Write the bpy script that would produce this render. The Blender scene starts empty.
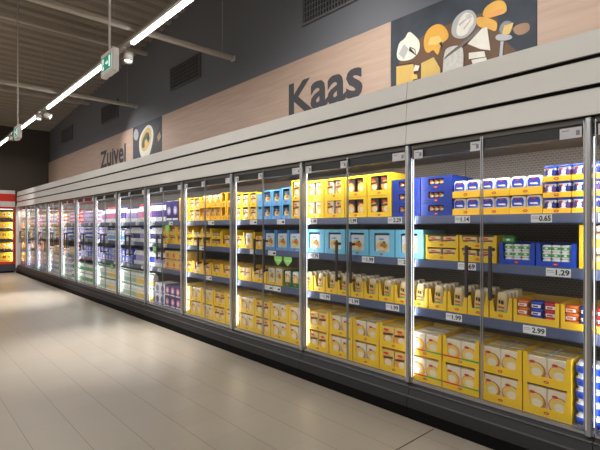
import bpy, math, random
from mathutils import Matrix, Vector
random.seed(7)
C = bpy.context.scene.collection
R = math.radians

# ---------------------------------------------------------------- camera
cam = bpy.data.objects.new('camera', bpy.data.cameras.new('camera')); C.objects.link(cam)
cam.location = (0, 0, 1.5); cam.rotation_euler = (R(90), 0, R(-42.3))
cam.data.sensor_width = 36; cam.data.lens = 448*36/600; cam.data.shift_y = 2/600
cam.data.clip_start = 0.05
bpy.context.scene.camera = cam
# ---------------------------------------------------------------- world, exposure
w = bpy.data.worlds.new('world'); bpy.context.scene.world = w; w.use_nodes = True
w.node_tree.nodes['Background'].inputs[0].default_value = (1, .93, .84, 1)
w.node_tree.nodes['Background'].inputs[1].default_value = .05
vs = bpy.context.scene.view_settings
vs.view_transform = 'Standard'; vs.look = 'None'; vs.gamma = 1; vs.use_curve_mapping = False
vs.exposure = 0.14
bpy.context.scene.cycles.transparent_max_bounces = 24
TRACK_W, AISLE_W, CANOPY_W, POST_W = 24, 124, 8.0, 1.5
def light(name, loc, target, power, sx, sy, color=(1, .97, .935), parent=None, spread=180):
    l = bpy.data.lights.new(name, 'AREA'); l.shape = 'RECTANGLE'; l.size = sx; l.size_y = sy
    l.energy = power; l.color = color; l.spread = R(spread)
    o = bpy.data.objects.new(name, l); C.objects.link(o)
    o.location = loc
    d = Vector(target)-Vector(loc)
    # local x along the long side: keep size (sx) along world Y where possible
    z = -d.normalized(); x = Vector((0, 1, 0)) if abs(z.y) < .9 else Vector((1, 0, 0))
    y = z.cross(x).normalized(); x = y.cross(z).normalized()
    o.rotation_euler = Matrix((x, y, z)).transposed().to_euler()
    if parent: o.parent = parent
    return o
for i, (tx, p) in enumerate(((-2.1, AISLE_W*1.1), (-5.4, AISLE_W))):   # the light tracks of the aisles beside this one
    light('aisle_light', (tx, 6, 4.05), (tx, 6, 0), p*3.4, 20, .1)

# ---------------------------------------------------------------- materials
MATS = {}
def mat(name, col, rough=.5, metal=0, emit=0, coat=0, var=.06, scale=8, bump=0, spec=.5):
    if name in MATS: return MATS[name]
    m = bpy.data.materials.new(name); m.use_nodes = True; nt = m.node_tree; b = nt.nodes['Principled BSDF']
    b.inputs['Roughness'].default_value = rough; b.inputs['Metallic'].default_value = metal
    b.inputs['Coat Weight'].default_value = coat; b.inputs['Specular IOR Level'].default_value = spec
    if emit:
        b.inputs['Base Color'].default_value = (*col, 1)
        b.inputs['Emission Color'].default_value = (*col, 1); b.inputs['Emission Strength'].default_value = emit
    else:
        tc = nt.nodes.new('ShaderNodeTexCoord'); n = nt.nodes.new('ShaderNodeTexNoise'); n.inputs['Scale'].default_value = scale
        nt.links.new(tc.outputs['Object'], n.inputs['Vector'])
        mx = nt.nodes.new('ShaderNodeMix'); mx.data_type = 'RGBA'
        mx.inputs[6].default_value = (*[c*(1-var) for c in col], 1); mx.inputs[7].default_value = (*[min(1, c*(1+var)) for c in col], 1)
        nt.links.new(n.outputs['Fac'], mx.inputs[0]); nt.links.new(mx.outputs[2], b.inputs['Base Color'])
        if bump:
            bp = nt.nodes.new('ShaderNodeBump'); bp.inputs['Strength'].default_value = bump; bp.inputs['Distance'].default_value = .003
            nt.links.new(n.outputs['Fac'], bp.inputs['Height']); nt.links.new(bp.outputs[0], b.inputs['Normal'])
    MATS[name] = m; return m
def s(r, g, b):
    f = lambda c: (c/255/12.92 if c/255 <= .04045 else ((c/255+.055)/1.055)**2.4)
    return (f(r), f(g), f(b))

WALL = mat('wall_paint', s(112, 115, 122), .85, scale=1.5, var=.04)
BACKW = mat('wall_back_paint', s(84, 76, 70), .85, scale=1.5)
SIDEW = mat('wall_far_side_paint', s(120, 115, 108), .85)
DECKC = mat('ceiling_deck', s(166, 156, 143), .6, scale=1.2, var=.08)
BEAM = mat('beam_paint', s(190, 182, 170), .5)
WHITE = mat('white_paint', s(214, 210, 204), .4)
TRACKM = mat('track_metal', s(170, 166, 158), .4)
FASC = mat('fascia_metal', s(211, 209, 204), .4, metal=.1, scale=.8, var=.03)
BLACK = mat('black_gap', s(14, 14, 15), .7)
KICK = mat('kick_black', s(5, 5, 5), .7, spec=.15)
BUMP = mat('bumper_plastic', s(36, 35, 36), .5, spec=.3)
BUMPL = mat('bumper_ridge', s(52, 51, 52), .45)
STEEL = mat('post_steel', s(170, 172, 176), .28, metal=.85)
GREYM = mat('liner_grey', s(120, 116, 112), .55, metal=.1)
RAIL = mat('price_rail_blue', s(70, 80, 110), .35)
SHELF = mat('shelf_metal', s(178, 172, 168), .5)
HANDLE = mat('handle_brown', s(58, 52, 50), .5)
LED = mat('led', (1, .97, .93), emit=9)
LEDP = mat('led_post', (.93, .97, 1), emit=1.3)
LEDC = mat('led_case', (.95, .98, 1), emit=1.6)
CARD = mat('card_white', s(232, 232, 236), .5)
INK = mat('ink', s(30, 32, 40), .6)
INKG = mat('ink_grey', s(150, 150, 165), .6)
YEL = mat('yellow_card', s(243, 198, 36), .45, coat=.1)
YELO = mat('yellow_orange_card', s(246, 190, 42), .45, coat=.1)
YELI = mat('yellow_card_inside', s(205, 170, 70), .6)
BLUE = mat('blue_card', s(22, 70, 190), .45)
DBLUE = mat('dark_blue_card', s(16, 48, 142), .45)
LBLUE = mat('light_blue_card', s(96, 168, 226), .45)
CYAN = mat('cyan_card', s(122, 202, 236), .45)
GREEN = mat('green_card', s(20, 105, 50), .45)
LIME = mat('lime_card', s(160, 235, 110), .5)
REDL = mat('logo_red', s(205, 50, 35), .5)
CREAM = mat('film_cream', s(228, 204, 158), .3, coat=.3, scale=30, var=.1, bump=.4)
PALE = mat('film_pale', s(230, 216, 190), .25, coat=.4, scale=40, var=.08, bump=.4)
TAN = mat('bread_tan', s(184, 112, 56), .5, scale=60, var=.15)
CHZ = mat('cheese_yellow', s(228, 194, 104), .4, scale=60, var=.08)
CHZO = mat('cheese_orange', s(226, 150, 50), .4, scale=60, var=.1)
ORAN = mat('orange_print', s(236, 120, 40), .4)
REDT = mat('red_print', s(214, 50, 60), .4)
BLUT = mat('blue_print', s(40, 70, 190), .4)
WHT = mat('white_plastic', s(238, 238, 240), .35)
WFILM = mat('white_film', s(225, 228, 238), .2, coat=.5, scale=50, var=.15, bump=.6)
PURP = mat('purple_print', s(96, 62, 150), .4)
DPURP = mat('dark_purple_print', s(52, 36, 112), .4)
LPURP = mat('lilac_print', s(176, 160, 214), .4)
PINK = mat('pink_print', s(222, 130, 170), .4)
GRN = mat('green_print', s(70, 165, 70), .4)
MINT = mat('mint_print', s(150, 196, 160), .4)
DARKP = mat('dark_print', s(66, 48, 44), .45)
REDF = mat('red_frame', s(205, 38, 22), .4)
SIGN_G = mat('exit_green', (.0, .22, .14), emit=.5)
SIGN_W = mat('exit_white', (.8, .95, .9), emit=.6)
GREYL = mat('letter_grey', s(62, 62, 68), .6)

def glass_mat():
    m = bpy.data.materials.new('door_glass'); m.use_nodes = True; nt = m.node_tree; nt.nodes.clear()
    o = nt.nodes.new('ShaderNodeOutputMaterial'); mx = nt.nodes.new('ShaderNodeMixShader'); f = nt.nodes.new('ShaderNodeFresnel')
    ge = nt.nodes.new('ShaderNodeNewGeometry'); mr = nt.nodes.new('ShaderNodeMapRange')     # same reflectance on the way in and out of the pane
    mr.inputs[3].default_value = 1.32; mr.inputs[4].default_value = 1/1.32
    nt.links.new(ge.outputs['Backfacing'], mr.inputs[0]); nt.links.new(mr.outputs[0], f.inputs['IOR'])
    t = nt.nodes.new('ShaderNodeBsdfTransparent'); t.inputs[0].default_value = (.97, .98, .98, 1)
    g = nt.nodes.new('ShaderNodeBsdfGlossy'); g.inputs['Roughness'].default_value = .03; g.inputs['Color'].default_value = (.9, .9, .9, 1)
    nt.links.new(f.outputs[0], mx.inputs[0]); nt.links.new(t.outputs[0], mx.inputs[1]); nt.links.new(g.outputs[0], mx.inputs[2])
    nt.links.new(mx.outputs[0], o.inputs[0]); return m
GLASS = glass_mat()

def floor_mat():
    m = bpy.data.materials.new('floor_tile'); m.use_nodes = True; nt = m.node_tree; b = nt.nodes['Principled BSDF']
    tc = nt.nodes.new('ShaderNodeTexCoord'); mp = nt.nodes.new('ShaderNodeMapping')
    mp.inputs['Rotation'].default_value = (0, 0, R(90)); mp.inputs['Location'].default_value = (.03, -.70+.303*40, 0)
    nt.links.new(tc.outputs['Object'], mp.inputs[0])
    def brick(ms, off):
        br = nt.nodes.new('ShaderNodeTexBrick'); br.offset = off; br.offset_frequency = 2
        br.inputs['Scale'].default_value = 1; br.inputs['Brick Width'].default_value = .303 if off else 500; br.inputs['Row Height'].default_value = .303
        br.inputs['Mortar Size'].default_value = ms; br.inputs['Mortar Smooth'].default_value = .3; br.inputs['Bias'].default_value = 0
        nt.links.new(mp.outputs[0], br.inputs['Vector']); return br
    br = brick(.0020, .5)
    br.inputs['Color1'].default_value = (*s(143, 134, 121), 1); br.inputs['Color2'].default_value = (*s(139, 130, 117), 1); br.inputs['Mortar'].default_value = (*s(132, 121, 108), 1)
    b2 = brick(.0026, 0); b2.inputs['Color1'].default_value = b2.inputs['Color2'].default_value = (1, 1, 1, 1); b2.inputs['Mortar'].default_value = (.5, .48, .45, 1)
    m2 = nt.nodes.new('ShaderNodeMix'); m2.data_type = 'RGBA'; m2.blend_type = 'MULTIPLY'; m2.inputs[0].default_value = 1
    nt.links.new(br.outputs['Color'], m2.inputs[6]); nt.links.new(b2.outputs['Color'], m2.inputs[7])
    n = nt.nodes.new('ShaderNodeTexNoise'); n.inputs['Scale'].default_value = 90; nt.links.new(tc.outputs['Object'], n.inputs['Vector'])
    mx = nt.nodes.new('ShaderNodeMix'); mx.data_type = 'RGBA'; mx.blend_type = 'MULTIPLY'; mx.inputs[0].default_value = 1
    cr = nt.nodes.new('ShaderNodeMapRange'); cr.inputs[3].default_value = .9; cr.inputs[4].default_value = 1.08
    nt.links.new(n.outputs['Fac'], cr.inputs[0]); nt.links.new(m2.outputs[2], mx.inputs[6]); nt.links.new(cr.outputs[0], mx.inputs[7])
    nt.links.new(mx.outputs[2], b.inputs['Base Color'])
    b.inputs['Roughness'].default_value = .36; b.inputs['Specular IOR Level'].default_value = .5
    bp = nt.nodes.new('ShaderNodeBump'); bp.inputs['Strength'].default_value = .3; bp.inputs['Distance'].default_value = .001
    inv = nt.nodes.new('ShaderNodeMath'); inv.operation = 'SUBTRACT'; inv.inputs[0].default_value = 1
    nt.links.new(br.outputs['Fac'], inv.inputs[1]); nt.links.new(inv.outputs[0], bp.inputs['Height']); nt.links.new(bp.outputs[0], b.inputs['Normal'])
    return m
def wood_mat():
    m = bpy.data.materials.new('pale_wood'); m.use_nodes = True; nt = m.node_tree; b = nt.nodes['Principled BSDF']
    tc = nt.nodes.new('ShaderNodeTexCoord'); mp = nt.nodes.new('ShaderNodeMapping'); mp.inputs['Scale'].default_value = (1, .5, 7)
    n = nt.nodes.new('ShaderNodeTexNoise'); n.inputs['Scale'].default_value = 3; n.inputs['Detail'].default_value = 8
    nt.links.new(tc.outputs['Object'], mp.inputs[0]); nt.links.new(mp.outputs[0], n.inputs['Vector'])
    r = nt.nodes.new('ShaderNodeValToRGB'); r.color_ramp.elements[0].position = .35; r.color_ramp.elements[1].position = .7
    r.color_ramp.elements[0].color = (*s(184, 158, 141), 1); r.color_ramp.elements[1].color = (*s(195, 170, 153), 1)
    nt.links.new(n.outputs['Fac'], r.inputs[0]); nt.links.new(r.outputs[0], b.inputs['Base Color']); b.inputs['Roughness'].default_value = .55
    return m
def mesh_back_mat():
    m = bpy.data.materials.new('perforated_back'); m.use_nodes = True; nt = m.node_tree; b = nt.nodes['Principled BSDF']
    tc = nt.nodes.new('ShaderNodeTexCoord'); mp = nt.nodes.new('ShaderNodeMapping'); mp.inputs['Rotation'].default_value = (0, R(90), R(0))
    sp = nt.nodes.new('ShaderNodeSeparateXYZ'); cb = nt.nodes.new('ShaderNodeCombineXYZ')
    nt.links.new(tc.outputs['Object'], sp.inputs[0]); nt.links.new(sp.outputs[1], cb.inputs[0]); nt.links.new(sp.outputs[2], cb.inputs[1])
    br = nt.nodes.new('ShaderNodeTexBrick'); br.offset = .5; br.inputs['Scale'].default_value = 1
    br.inputs['Brick Width'].default_value = .035; br.inputs['Row Height'].default_value = .02; br.inputs['Mortar Size'].default_value = .0035
    br.inputs['Color1'].default_value = (*s(122, 114, 108), 1); br.inputs['Color2'].default_value = (*s(114, 106, 100), 1); br.inputs['Mortar'].default_value = (*s(148, 141, 136), 1)
    nt.links.new(cb.outputs[0], br.inputs['Vector']); nt.links.new(br.outputs['Color'], b.inputs['Base Color']); b.inputs['Roughness'].default_value = .6
    return m
FLOORM, WOOD, PERF = floor_mat(), wood_mat(), mesh_back_mat()
SLATE = mat('poster_slate', s(56, 64, 74), .7, scale=5, var=.5)

# ---------------------------------------------------------------- mesh builder
class MB:
    def __init__(self): self.v = []; self.f = []; self.m = []; self.mats = []; self.sm = []
    def mi(self, m):
        if m not in self.mats: self.mats.append(m)
        return self.mats.index(m)
    def face(self, idx, m, smooth=False): self.f.append(idx); self.m.append(self.mi(m)); self.sm.append(smooth)
    def box(self, x0, x1, y0, y1, z0, z1, m):
        n = len(self.v)
        self.v += [(x, y, z) for x in (x0, x1) for y in (y0, y1) for z in (z0, z1)]
        for q in ((0, 1, 3, 2), (4, 6, 7, 5), (0, 4, 5, 1), (2, 3, 7, 6), (0, 2, 6, 4), (1, 5, 7, 3)): self.face([n+i for i in q], m)
        return self
    def prism(self, pts, a0, a1, m, axis='x'):      # pts in the other two axes, extruded along axis
        n = len(self.v); k = len(pts)
        mk = {'x': lambda p, a: (a, p[0], p[1]), 'y': lambda p, a: (p[0], a, p[1]), 'z': lambda p, a: (p[0], p[1], a)}[axis]
        self.v += [mk(p, a0) for p in pts]+[mk(p, a1) for p in pts]
        self.face(list(range(n, n+k)), m); self.face(list(range(n+2*k-1, n+k-1, -1)), m)
        for i in range(k): j = (i+1) % k; self.face([n+i, n+k+i, n+k+j, n+j], m)
        return self
    def cbox(self, x0, x1, y0, y1, z0, z1, m, c=.004):    # box with chamfered edges
        ring = lambda e: [(x0+c+e, y0+e), (x1-c-e, y0+e), (x1-e, y0+c+e), (x1-e, y1-c-e), (x1-c-e, y1-e), (x0+c+e, y1-e), (x0+e, y1-c-e), (x0+e, y0+c+e)]
        self.rings([[(x, y, z) for x, y in ring(e)] for z, e in ((z0, c), (z0+c, 0), (z1-c, 0), (z1, c))], [m]*3, False); return self
    def rings(self, rs, ms, smooth=True, cap=True, capm=None):
        n = len(self.v); k = len(rs[0])
        for r in rs: self.v += r
        for a in range(len(rs)-1):
            for i in range(k):
                j = (i+1) % k; self.face([n+a*k+i, n+a*k+j, n+(a+1)*k+j, n+(a+1)*k+i], ms[a], smooth)
        if cap:
            self.face([n+i for i in range(k)][::-1], ms[0]); self.face([n+(len(rs)-1)*k+i for i in range(k)], capm or ms[-1])
        return self
    def loft(self, prof, ms, cx=0, cy=0, n=2.0, seg=14, capm=None):   # prof (z, rx, ry); superellipse outline
        rs = []
        for z, rx, ry in prof:
            r = []
            for i in range(seg):
                a = 2*math.pi*(i+.5)/seg; ca, sa = math.cos(a), math.sin(a)
                r.append((cx+rx*math.copysign(abs(ca)**(2/n), ca), cy+ry*math.copysign(abs(sa)**(2/n), sa), z))
            rs.append(r)
        return self.rings(rs, ms, True, True, capm)
    def decal(self, pts, x, m):       # printed shape on a front (facing -X)
        n = len(self.v); self.v += [(x, y, z) for y, z in pts]; self.face(list(range(n, n+len(pts)))[::-1], m); return self
    def disc(self, cy, cz, ry, rz, x, m, seg=12, a0=0, a1=360):
        k = seg if a1-a0 >= 360 else seg+1
        return self.decal([(cy+ry*math.cos(R(a0+(a1-a0)*i/seg)), cz+rz*math.sin(R(a0+(a1-a0)*i/seg))) for i in range(k)], x, m)
    def tube(self, a, b, r, m, seg=10):
        a, b = Vector(a), Vector(b); d = (b-a).normalized(); u = d.orthogonal().normalized(); w_ = d.cross(u)
        self.rings([[tuple(p+r*(math.cos(2*math.pi*i/seg)*u+math.sin(2*math.pi*i/seg)*w_)) for i in range(seg)] for p in (a, b)], [m]); return self
    def mesh(self, name):
        me = bpy.data.meshes.new(name); me.from_pydata(self.v, [], self.f)
        for m in self.mats: me.materials.append(m)
        me.polygons.foreach_set('material_index', self.m); me.polygons.foreach_set('use_smooth', self.sm); me.update(); return me
    def obj(self, name, parent=None, loc=(0, 0, 0)):
        o = bpy.data.objects.new(name, self.mesh(name)); C.objects.link(o); o.location = loc
        if parent: o.parent = parent
        return o
def tag(o, label, cat, group=None):
    o['label'] = label; o['category'] = cat
    if group: o['group'] = group
    assert 4 <= len(label.split()) <= 16, label
    return o
def thing(name, loc, label, cat, group=None):
    o = bpy.data.objects.new(name, None); C.objects.link(o); o.location = loc; o.empty_display_size = .1
    return tag(o, label, cat, group)
def struct(o): o['kind'] = 'structure'; return o
def kids(o): return [c for c in bpy.data.objects if c.parent == o]
def copy_tree(o, parent=None):
    c = o.copy(); C.objects.link(c)
    if parent: c.parent = parent
    for ch in kids(o): copy_tree(ch, c)
    return c
TXT = {}
def text(name, st, y_left, z0, width, height, x, m, parent, bold=0.0, first=0, xh=.8):   # lettering facing -X, read from the aisle
    key = (st, bold)
    if key not in TXT:
        cu = bpy.data.curves.new('t', 'FONT'); cu.body = st; cu.offset = bold; cu.resolution_u = 3
        t = bpy.data.objects.new('t', cu); C.objects.link(t); bpy.context.view_layer.update()
        me = bpy.data.meshes.new_from_object(t.evaluated_get(bpy.context.evaluated_depsgraph_get()))
        TXT[key] = ([tuple(v.co) for v in me.vertices], [tuple(p.vertices) for p in me.polygons])
        bpy.data.objects.remove(t); bpy.data.curves.remove(cu); bpy.data.meshes.remove(me)
    vs_, fs = TXT[key]
    x0 = min(v[0] for v in vs_); x1 = max(v[0] for v in vs_); h1 = max(v[1] for v in vs_); h0 = min(v[1] for v in vs_)
    b = MB(); b.v = [(x, y_left-(v[0]-x0)/(x1-x0)*width, z0+(v[1]-h0)/(h1-h0)*height) for v in vs_]
    if first:      # large x-height for the letters after the capital
        fx = .675; g = lambda q: q/fx*xh if q <= fx else xh+(q-fx)/(1-fx)*(1-xh)
        b.v = [(p[0], p[1], z0+height*(g((p[2]-z0)/height))) if (y_left-p[1]) > first*width else p for p in b.v]
    for f in fs: b.face(list(f), m)
    return b.obj(name, parent)

ORD = ['', 'first', 'second', 'third', 'fourth', 'fifth', 'sixth', 'seventh', 'eighth', 'ninth', 'tenth', 'eleventh', 'twelfth', 'thirteenth', 'fourteenth',
       'fifteenth', 'sixteenth', 'seventeenth', 'eighteenth', 'nineteenth', 'twentieth', 'twenty-first', 'twenty-second', 'twenty-third', 'twenty-fourth', 'twenty-fifth']

# ---------------------------------------------------------------- room shell
XW, YB, X0, Y0 = 4.25, 18.25, -7.0, -4.0
cz = lambda y: 5.77+.0745*(7.6-y)
struct(MB().box(X0, XW, Y0, YB, -.1, 0, FLOORM).obj('floor'))
b = MB()                                                     # corrugated roof deck, ribs running across the aisle
pts = []; y = Y0
while y < YB:
    for dy, dz in ((0, 0), (.045, 0), (.053, .012), (.067, .012), (.075, 0), (.12, 0), (.15, .07), (.195, .07), (.203, .058), (.217, .058), (.225, .07), (.27, .07)): pts.append((y+dy, cz(y+dy)+dz))
    y += .3
n = len(pts)
b.v = [(X0, p[0], p[1]) for p in pts]+[(XW, p[0], p[1]) for p in pts]
for i in range(n-1): b.face([i, i+1, n+i+1, n+i], DECKC)
b.box(X0, XW, Y0, YB, cz(Y0)+.2, cz(Y0)+.25, DECKC)
struct(b.obj('ceiling'))
struct(MB().prism([(Y0, 0), (YB, 0), (YB, cz(YB)+.05), (Y0, cz(Y0)+.05)], XW, XW+.15, WALL).obj('wall_right'))
struct(MB().box(X0, XW, YB, YB+.15, 0, cz(YB)+.1, BACKW).obj('wall_back'))
struct(MB().box(X0-.15, X0, Y0, YB, 0, cz(Y0), SIDEW).obj('wall_left'))
struct(MB().box(X0, XW, Y0-.15, Y0, 0, cz(Y0), SIDEW).obj('wall_front'))
# dark expansion joint across the aisle
struct(MB().box(X0+.1, 2.97, 1.788, 1.797, 0.0, .0015, mat('joint_dark', s(60, 50, 44), .8)).obj('trim_1'))

# ---------------------------------------------------------------- ventilation grilles on the wall
GRI = mat('grille_dark', s(30, 30, 32), .6); GRB = mat('grille_bar', s(104, 104, 108), .5)
for i, yc in enumerate((4.0, 8.0, 12.1, 16.0)):
    t = thing('wall_vent', (XW, yc, 4.32), 'dark wall vent grille, %s' % ('largest, high above the gap left of the cheese poster', 'second from the right, above the pale wood fascia', 'third from the right, above the dairy lettering', 'smallest, nearest the far corner')[i], 'vent', 'vents high on the dark wall')
    MB().box(-.02, -.004, -.57, .57, 0, .41, GRI).obj('backing', t)
    f = MB()
    for y0, y1, z0, z1 in ((-.6, .6, -.03, 0), (-.6, .6, .41, .44), (-.6, -.57, 0, .41), (.57, .6, 0, .41)): f.box(-.04, -.004, y0, y1, z0, z1, GRB)
    f.obj('frame', t)
    g = MB()
    for k in range(22): g.box(-.032, -.02, -.555+k*.0525, -.545+k*.0525, 0, .41, GRB)
    for k in range(5): g.box(-.036, -.032, -.57, .57, .06+k*.075, .07+k*.075, GRB)
    g.obj('grid', t)

# ---------------------------------------------------------------- fascia boards on the wall
XP = 4.2
def board(y0, y1, label):
    t = thing('wood_fascia', (XP, y0, 2.66), label, 'sign board', 'pale wood boards above the fridges')
    MB().box(0, .045, .003, y1-y0-.003, 0, 1.18, WOOD).obj('panel', t); return t
B1 = board(10.471, 18.2, 'pale wood sign board reading Zuivel, near the far corner')
B2 = board(3.076, 8.934, 'pale wood sign board reading Kaas, between the two food pictures')
B3 = board(-3.0, 1.514, 'pale wood board right of the cheese picture, without lettering')
text('lettering', 'Zuivel', 12.71-10.471, .42, 1.81, .46, -.004, GREYL, B1, .027, .256)
text('lettering', 'Kaas', 4.85-3.076, .42, 1.36, .455, -.004, GREYL, B2, .027, .33)
def poster(y0, y1, label, shapes):
    t = thing('food_poster', (XP, y0, 2.66), label, 'picture')
    MB().box(0, .045, .003, y1-y0-.003, 0, 1.18, SLATE).obj('panel', t)
    a = MB()
    def soft(pl):
        if len(pl) < 6: return pl
        for _ in range(2): pl = [q for k in range(len(pl)) for q in ((pl[k][0]*.75+pl[(k+1) % len(pl)][0]*.25, pl[k][1]*.75+pl[(k+1) % len(pl)][1]*.25), (pl[k][0]*.25+pl[(k+1) % len(pl)][0]*.75, pl[k][1]*.25+pl[(k+1) % len(pl)][1]*.75))]
        return pl
    for i, (m, pl) in enumerate((m_, soft(p_)) for m_, p_ in shapes): a.decal([(p[0]-y0, p[1]-2.66) for p in pl], -.001-.0006*i, m)
    a.obj('printed_picture', t)
WD = mat('print_board', s(104, 74, 50), .6, scale=6, var=.2); GO = mat('print_gouda', s(222, 166, 52), .5, scale=5, var=.18)
WHC = mat('print_white_cheese', s(226, 222, 210), .5, scale=9, var=.15); SW = mat('print_yellow_cheese', s(214, 180, 96), .5, scale=8, var=.1)
GP = mat('print_grey_plate', s(176, 178, 180), .5); BC = mat('print_blue_cheese', s(200, 200, 192), .5, scale=22, var=.3); KN = mat('print_knife', s(96, 90, 86), .4)
WD2 = mat('print_handle', s(150, 112, 78), .5); DK = mat('print_dark', s(44, 36, 34), .6)
poster(1.514, 3.076, 'picture of cheeses on a wooden board beside the word Kaas', [
 (WD, [(3.009, 3.53), (1.995, 3.59), (1.847, 3.464), (1.871, 3.315), (1.60, 3.0), (1.65, 2.72), (3.009, 2.72)]),
 (WD2, [(1.717, 3.337), (1.604, 3.336), (1.571, 3.3), (1.576, 3.244), (1.66, 3.229), (1.717, 3.278)]),
 (WHC, [(3.009, 3.373), (2.974, 3.566), (2.889, 3.583), (2.838, 3.658), (2.766, 3.587), (2.692, 3.494), (2.708, 3.374), (2.822, 3.322)]),
 (GP, [(2.97, 3.44), (2.9, 3.53), (2.84, 3.46), (2.9, 3.36)]),
 (DK, [(2.822, 3.477), (2.756, 3.43), (2.74, 3.355), (2.838, 3.44)]),
 (WHC, [(2.815, 3.462), (2.763, 3.425), (2.75, 3.375)]),
 (GO, [(2.644, 3.397), (2.651, 3.509), (2.598, 3.602), (2.476, 3.621), (2.388, 3.546), (2.345, 3.427), (2.447, 3.392), (2.476, 3.28), (2.506, 3.316), (2.536, 3.365), (2.598, 3.334)]),
 (CHZ, [(2.60, 3.43), (2.57, 3.50), (2.47, 3.49), (2.43, 3.42), (2.5, 3.40)]),
 (GP, [(2.331, 3.488), (2.311, 3.586), (2.233, 3.642), (2.138, 3.644), (2.072, 3.58), (2.054, 3.486), (2.099, 3.413), (2.178, 3.367), (2.261, 3.388), (2.317, 3.436)]),
 (WHC, [(2.283, 3.447), (2.247, 3.577), (2.178, 3.63), (2.099, 3.577), (2.085, 3.497), (2.138, 3.451), (2.157, 3.406), (2.233, 3.4)]),
 (GP, [(2.25, 3.53), (2.17, 3.56), (2.16, 3.55), (2.24, 3.51)]),
 (GP, [(2.2, 3.47), (2.12, 3.54), (2.115, 3.53), (2.19, 3.455)]),
 (BC, [(2.18, 3.60), (2.13, 3.60), (2.10, 3.55), (2.17, 3.54)]),
 (GO, [(2.008, 3.532), (1.982, 3.598), (1.895, 3.63), (1.811, 3.61), (1.771, 3.545), (1.775, 3.475), (1.871, 3.48), (1.957, 3.485)]),
 (CHZO, [(1.97, 3.52), (1.90, 3.535), (1.82, 3.53), (1.79, 3.50), (1.871, 3.485), (1.957, 3.49)]),
 (GO, [(2.072, 3.517), (2.033, 3.536), (1.895, 3.457), (1.856, 3.407), (1.871, 3.327), (1.945, 3.388), (2.046, 3.433)]),
 (WHC, [(2.152, 3.303), (2.008, 3.408), (1.957, 3.404), (1.925, 3.173), (2.021, 3.213)]),
 (KN, [(1.847, 3.355), (1.811, 3.404), (1.752, 3.4), (1.71, 3.353), (1.729, 3.27), (1.823, 3.288)]),
 (SW, [(1.818, 3.286), (1.794, 3.362), (1.71, 3.363), (1.747, 3.271)]),
 (GP, [(1.883, 3.282), (1.847, 3.307), (1.729, 3.258), (1.717, 3.219), (1.787, 3.221), (1.859, 3.246)]),
 (GP, [(1.847, 3.02), (1.827, 3.229), (1.799, 3.22), (1.818, 3.02)]),
 (WHC, [(2.138, 3.21), (1.982, 3.182), (1.97, 3.125), (2.138, 3.147)]),
 (WHC, [(2.112, 3.134), (1.965, 3.118), (1.95, 3.07), (2.099, 3.085)]),
 (BC, [(2.426, 2.95), (2.409, 3.301), (2.345, 3.335), (2.206, 3.306), (2.189, 3.199), (2.206, 2.95)]),
 (KN, [(2.409, 3.208), (2.388, 3.255), (2.152, 3.354), (2.033, 3.422), (2.021, 3.398), (2.138, 3.319), (2.374, 3.233)]),
 (SW, [(2.992, 2.95), (2.992, 3.301), (2.773, 3.271), (2.756, 3.219), (2.805, 2.95)]),
 (DK, [(2.46, 3.40), (2.42, 3.33), (2.43, 3.41)]),
 (DK, [(2.995, 3.31), (2.76, 3.275), (2.76, 3.283), (2.995, 3.32)]),
 (SW, [(2.676, 2.97), (2.67, 3.252), (2.521, 3.274), (2.447, 3.138), (2.438, 2.97)]),
 (CHZ, [(2.789, 3.101), (2.789, 3.172), (2.72, 3.14), (2.714, 3.097)]),
 (WHC, [(2.77, 3.19), (2.747, 3.253), (2.692, 3.23), (2.708, 3.18)])])
NV = mat('print_navy', s(54, 58, 78), .6, scale=4, var=.3)
poster(8.934, 10.471, 'picture of a white bowl of muesli beside the word Zuivel', [
 (NV, [(10.45, 2.7), (10.45, 3.83), (8.95, 3.83), (8.95, 2.7)]),
 (DK, [(9.301, 3.456), (8.976, 3.70), (8.944, 2.8), (9.6, 2.8), (9.369, 3.263)]),
 (WD2, [(9.169, 3.436), (9.039, 3.53), (8.976, 3.407), (9.104, 3.313)]),
 (WHC, [(10.118, 3.302), (10.095, 3.544), (9.895, 3.695), (9.644, 3.779), (9.436, 3.715), (9.335, 3.562), (9.369, 3.379), (9.50, 3.143), (9.70, 2.98), (10.005, 3.08)]),
 (SW, [(10.02, 3.319), (10.005, 3.515), (9.859, 3.644), (9.644, 3.72), (9.491, 3.66), (9.436, 3.52), (9.491, 3.367), (9.679, 3.215), (9.895, 3.197)]),
 (mat('print_green', s(76, 92, 62), .6), [(9.968, 3.404), (9.859, 3.539), (9.679, 3.631), (9.539, 3.55), (9.644, 3.463), (9.822, 3.444), (9.786, 3.289), (9.932, 3.278)]),
 (DK, [(9.7, 3.5), (9.6, 3.6), (9.53, 3.45), (9.62, 3.36)]),
 (GP, [(10.426, 3.592), (10.402, 3.745), (10.27, 3.793), (10.14, 3.704), (10.14, 3.566), (10.27, 3.492)])])

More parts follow.
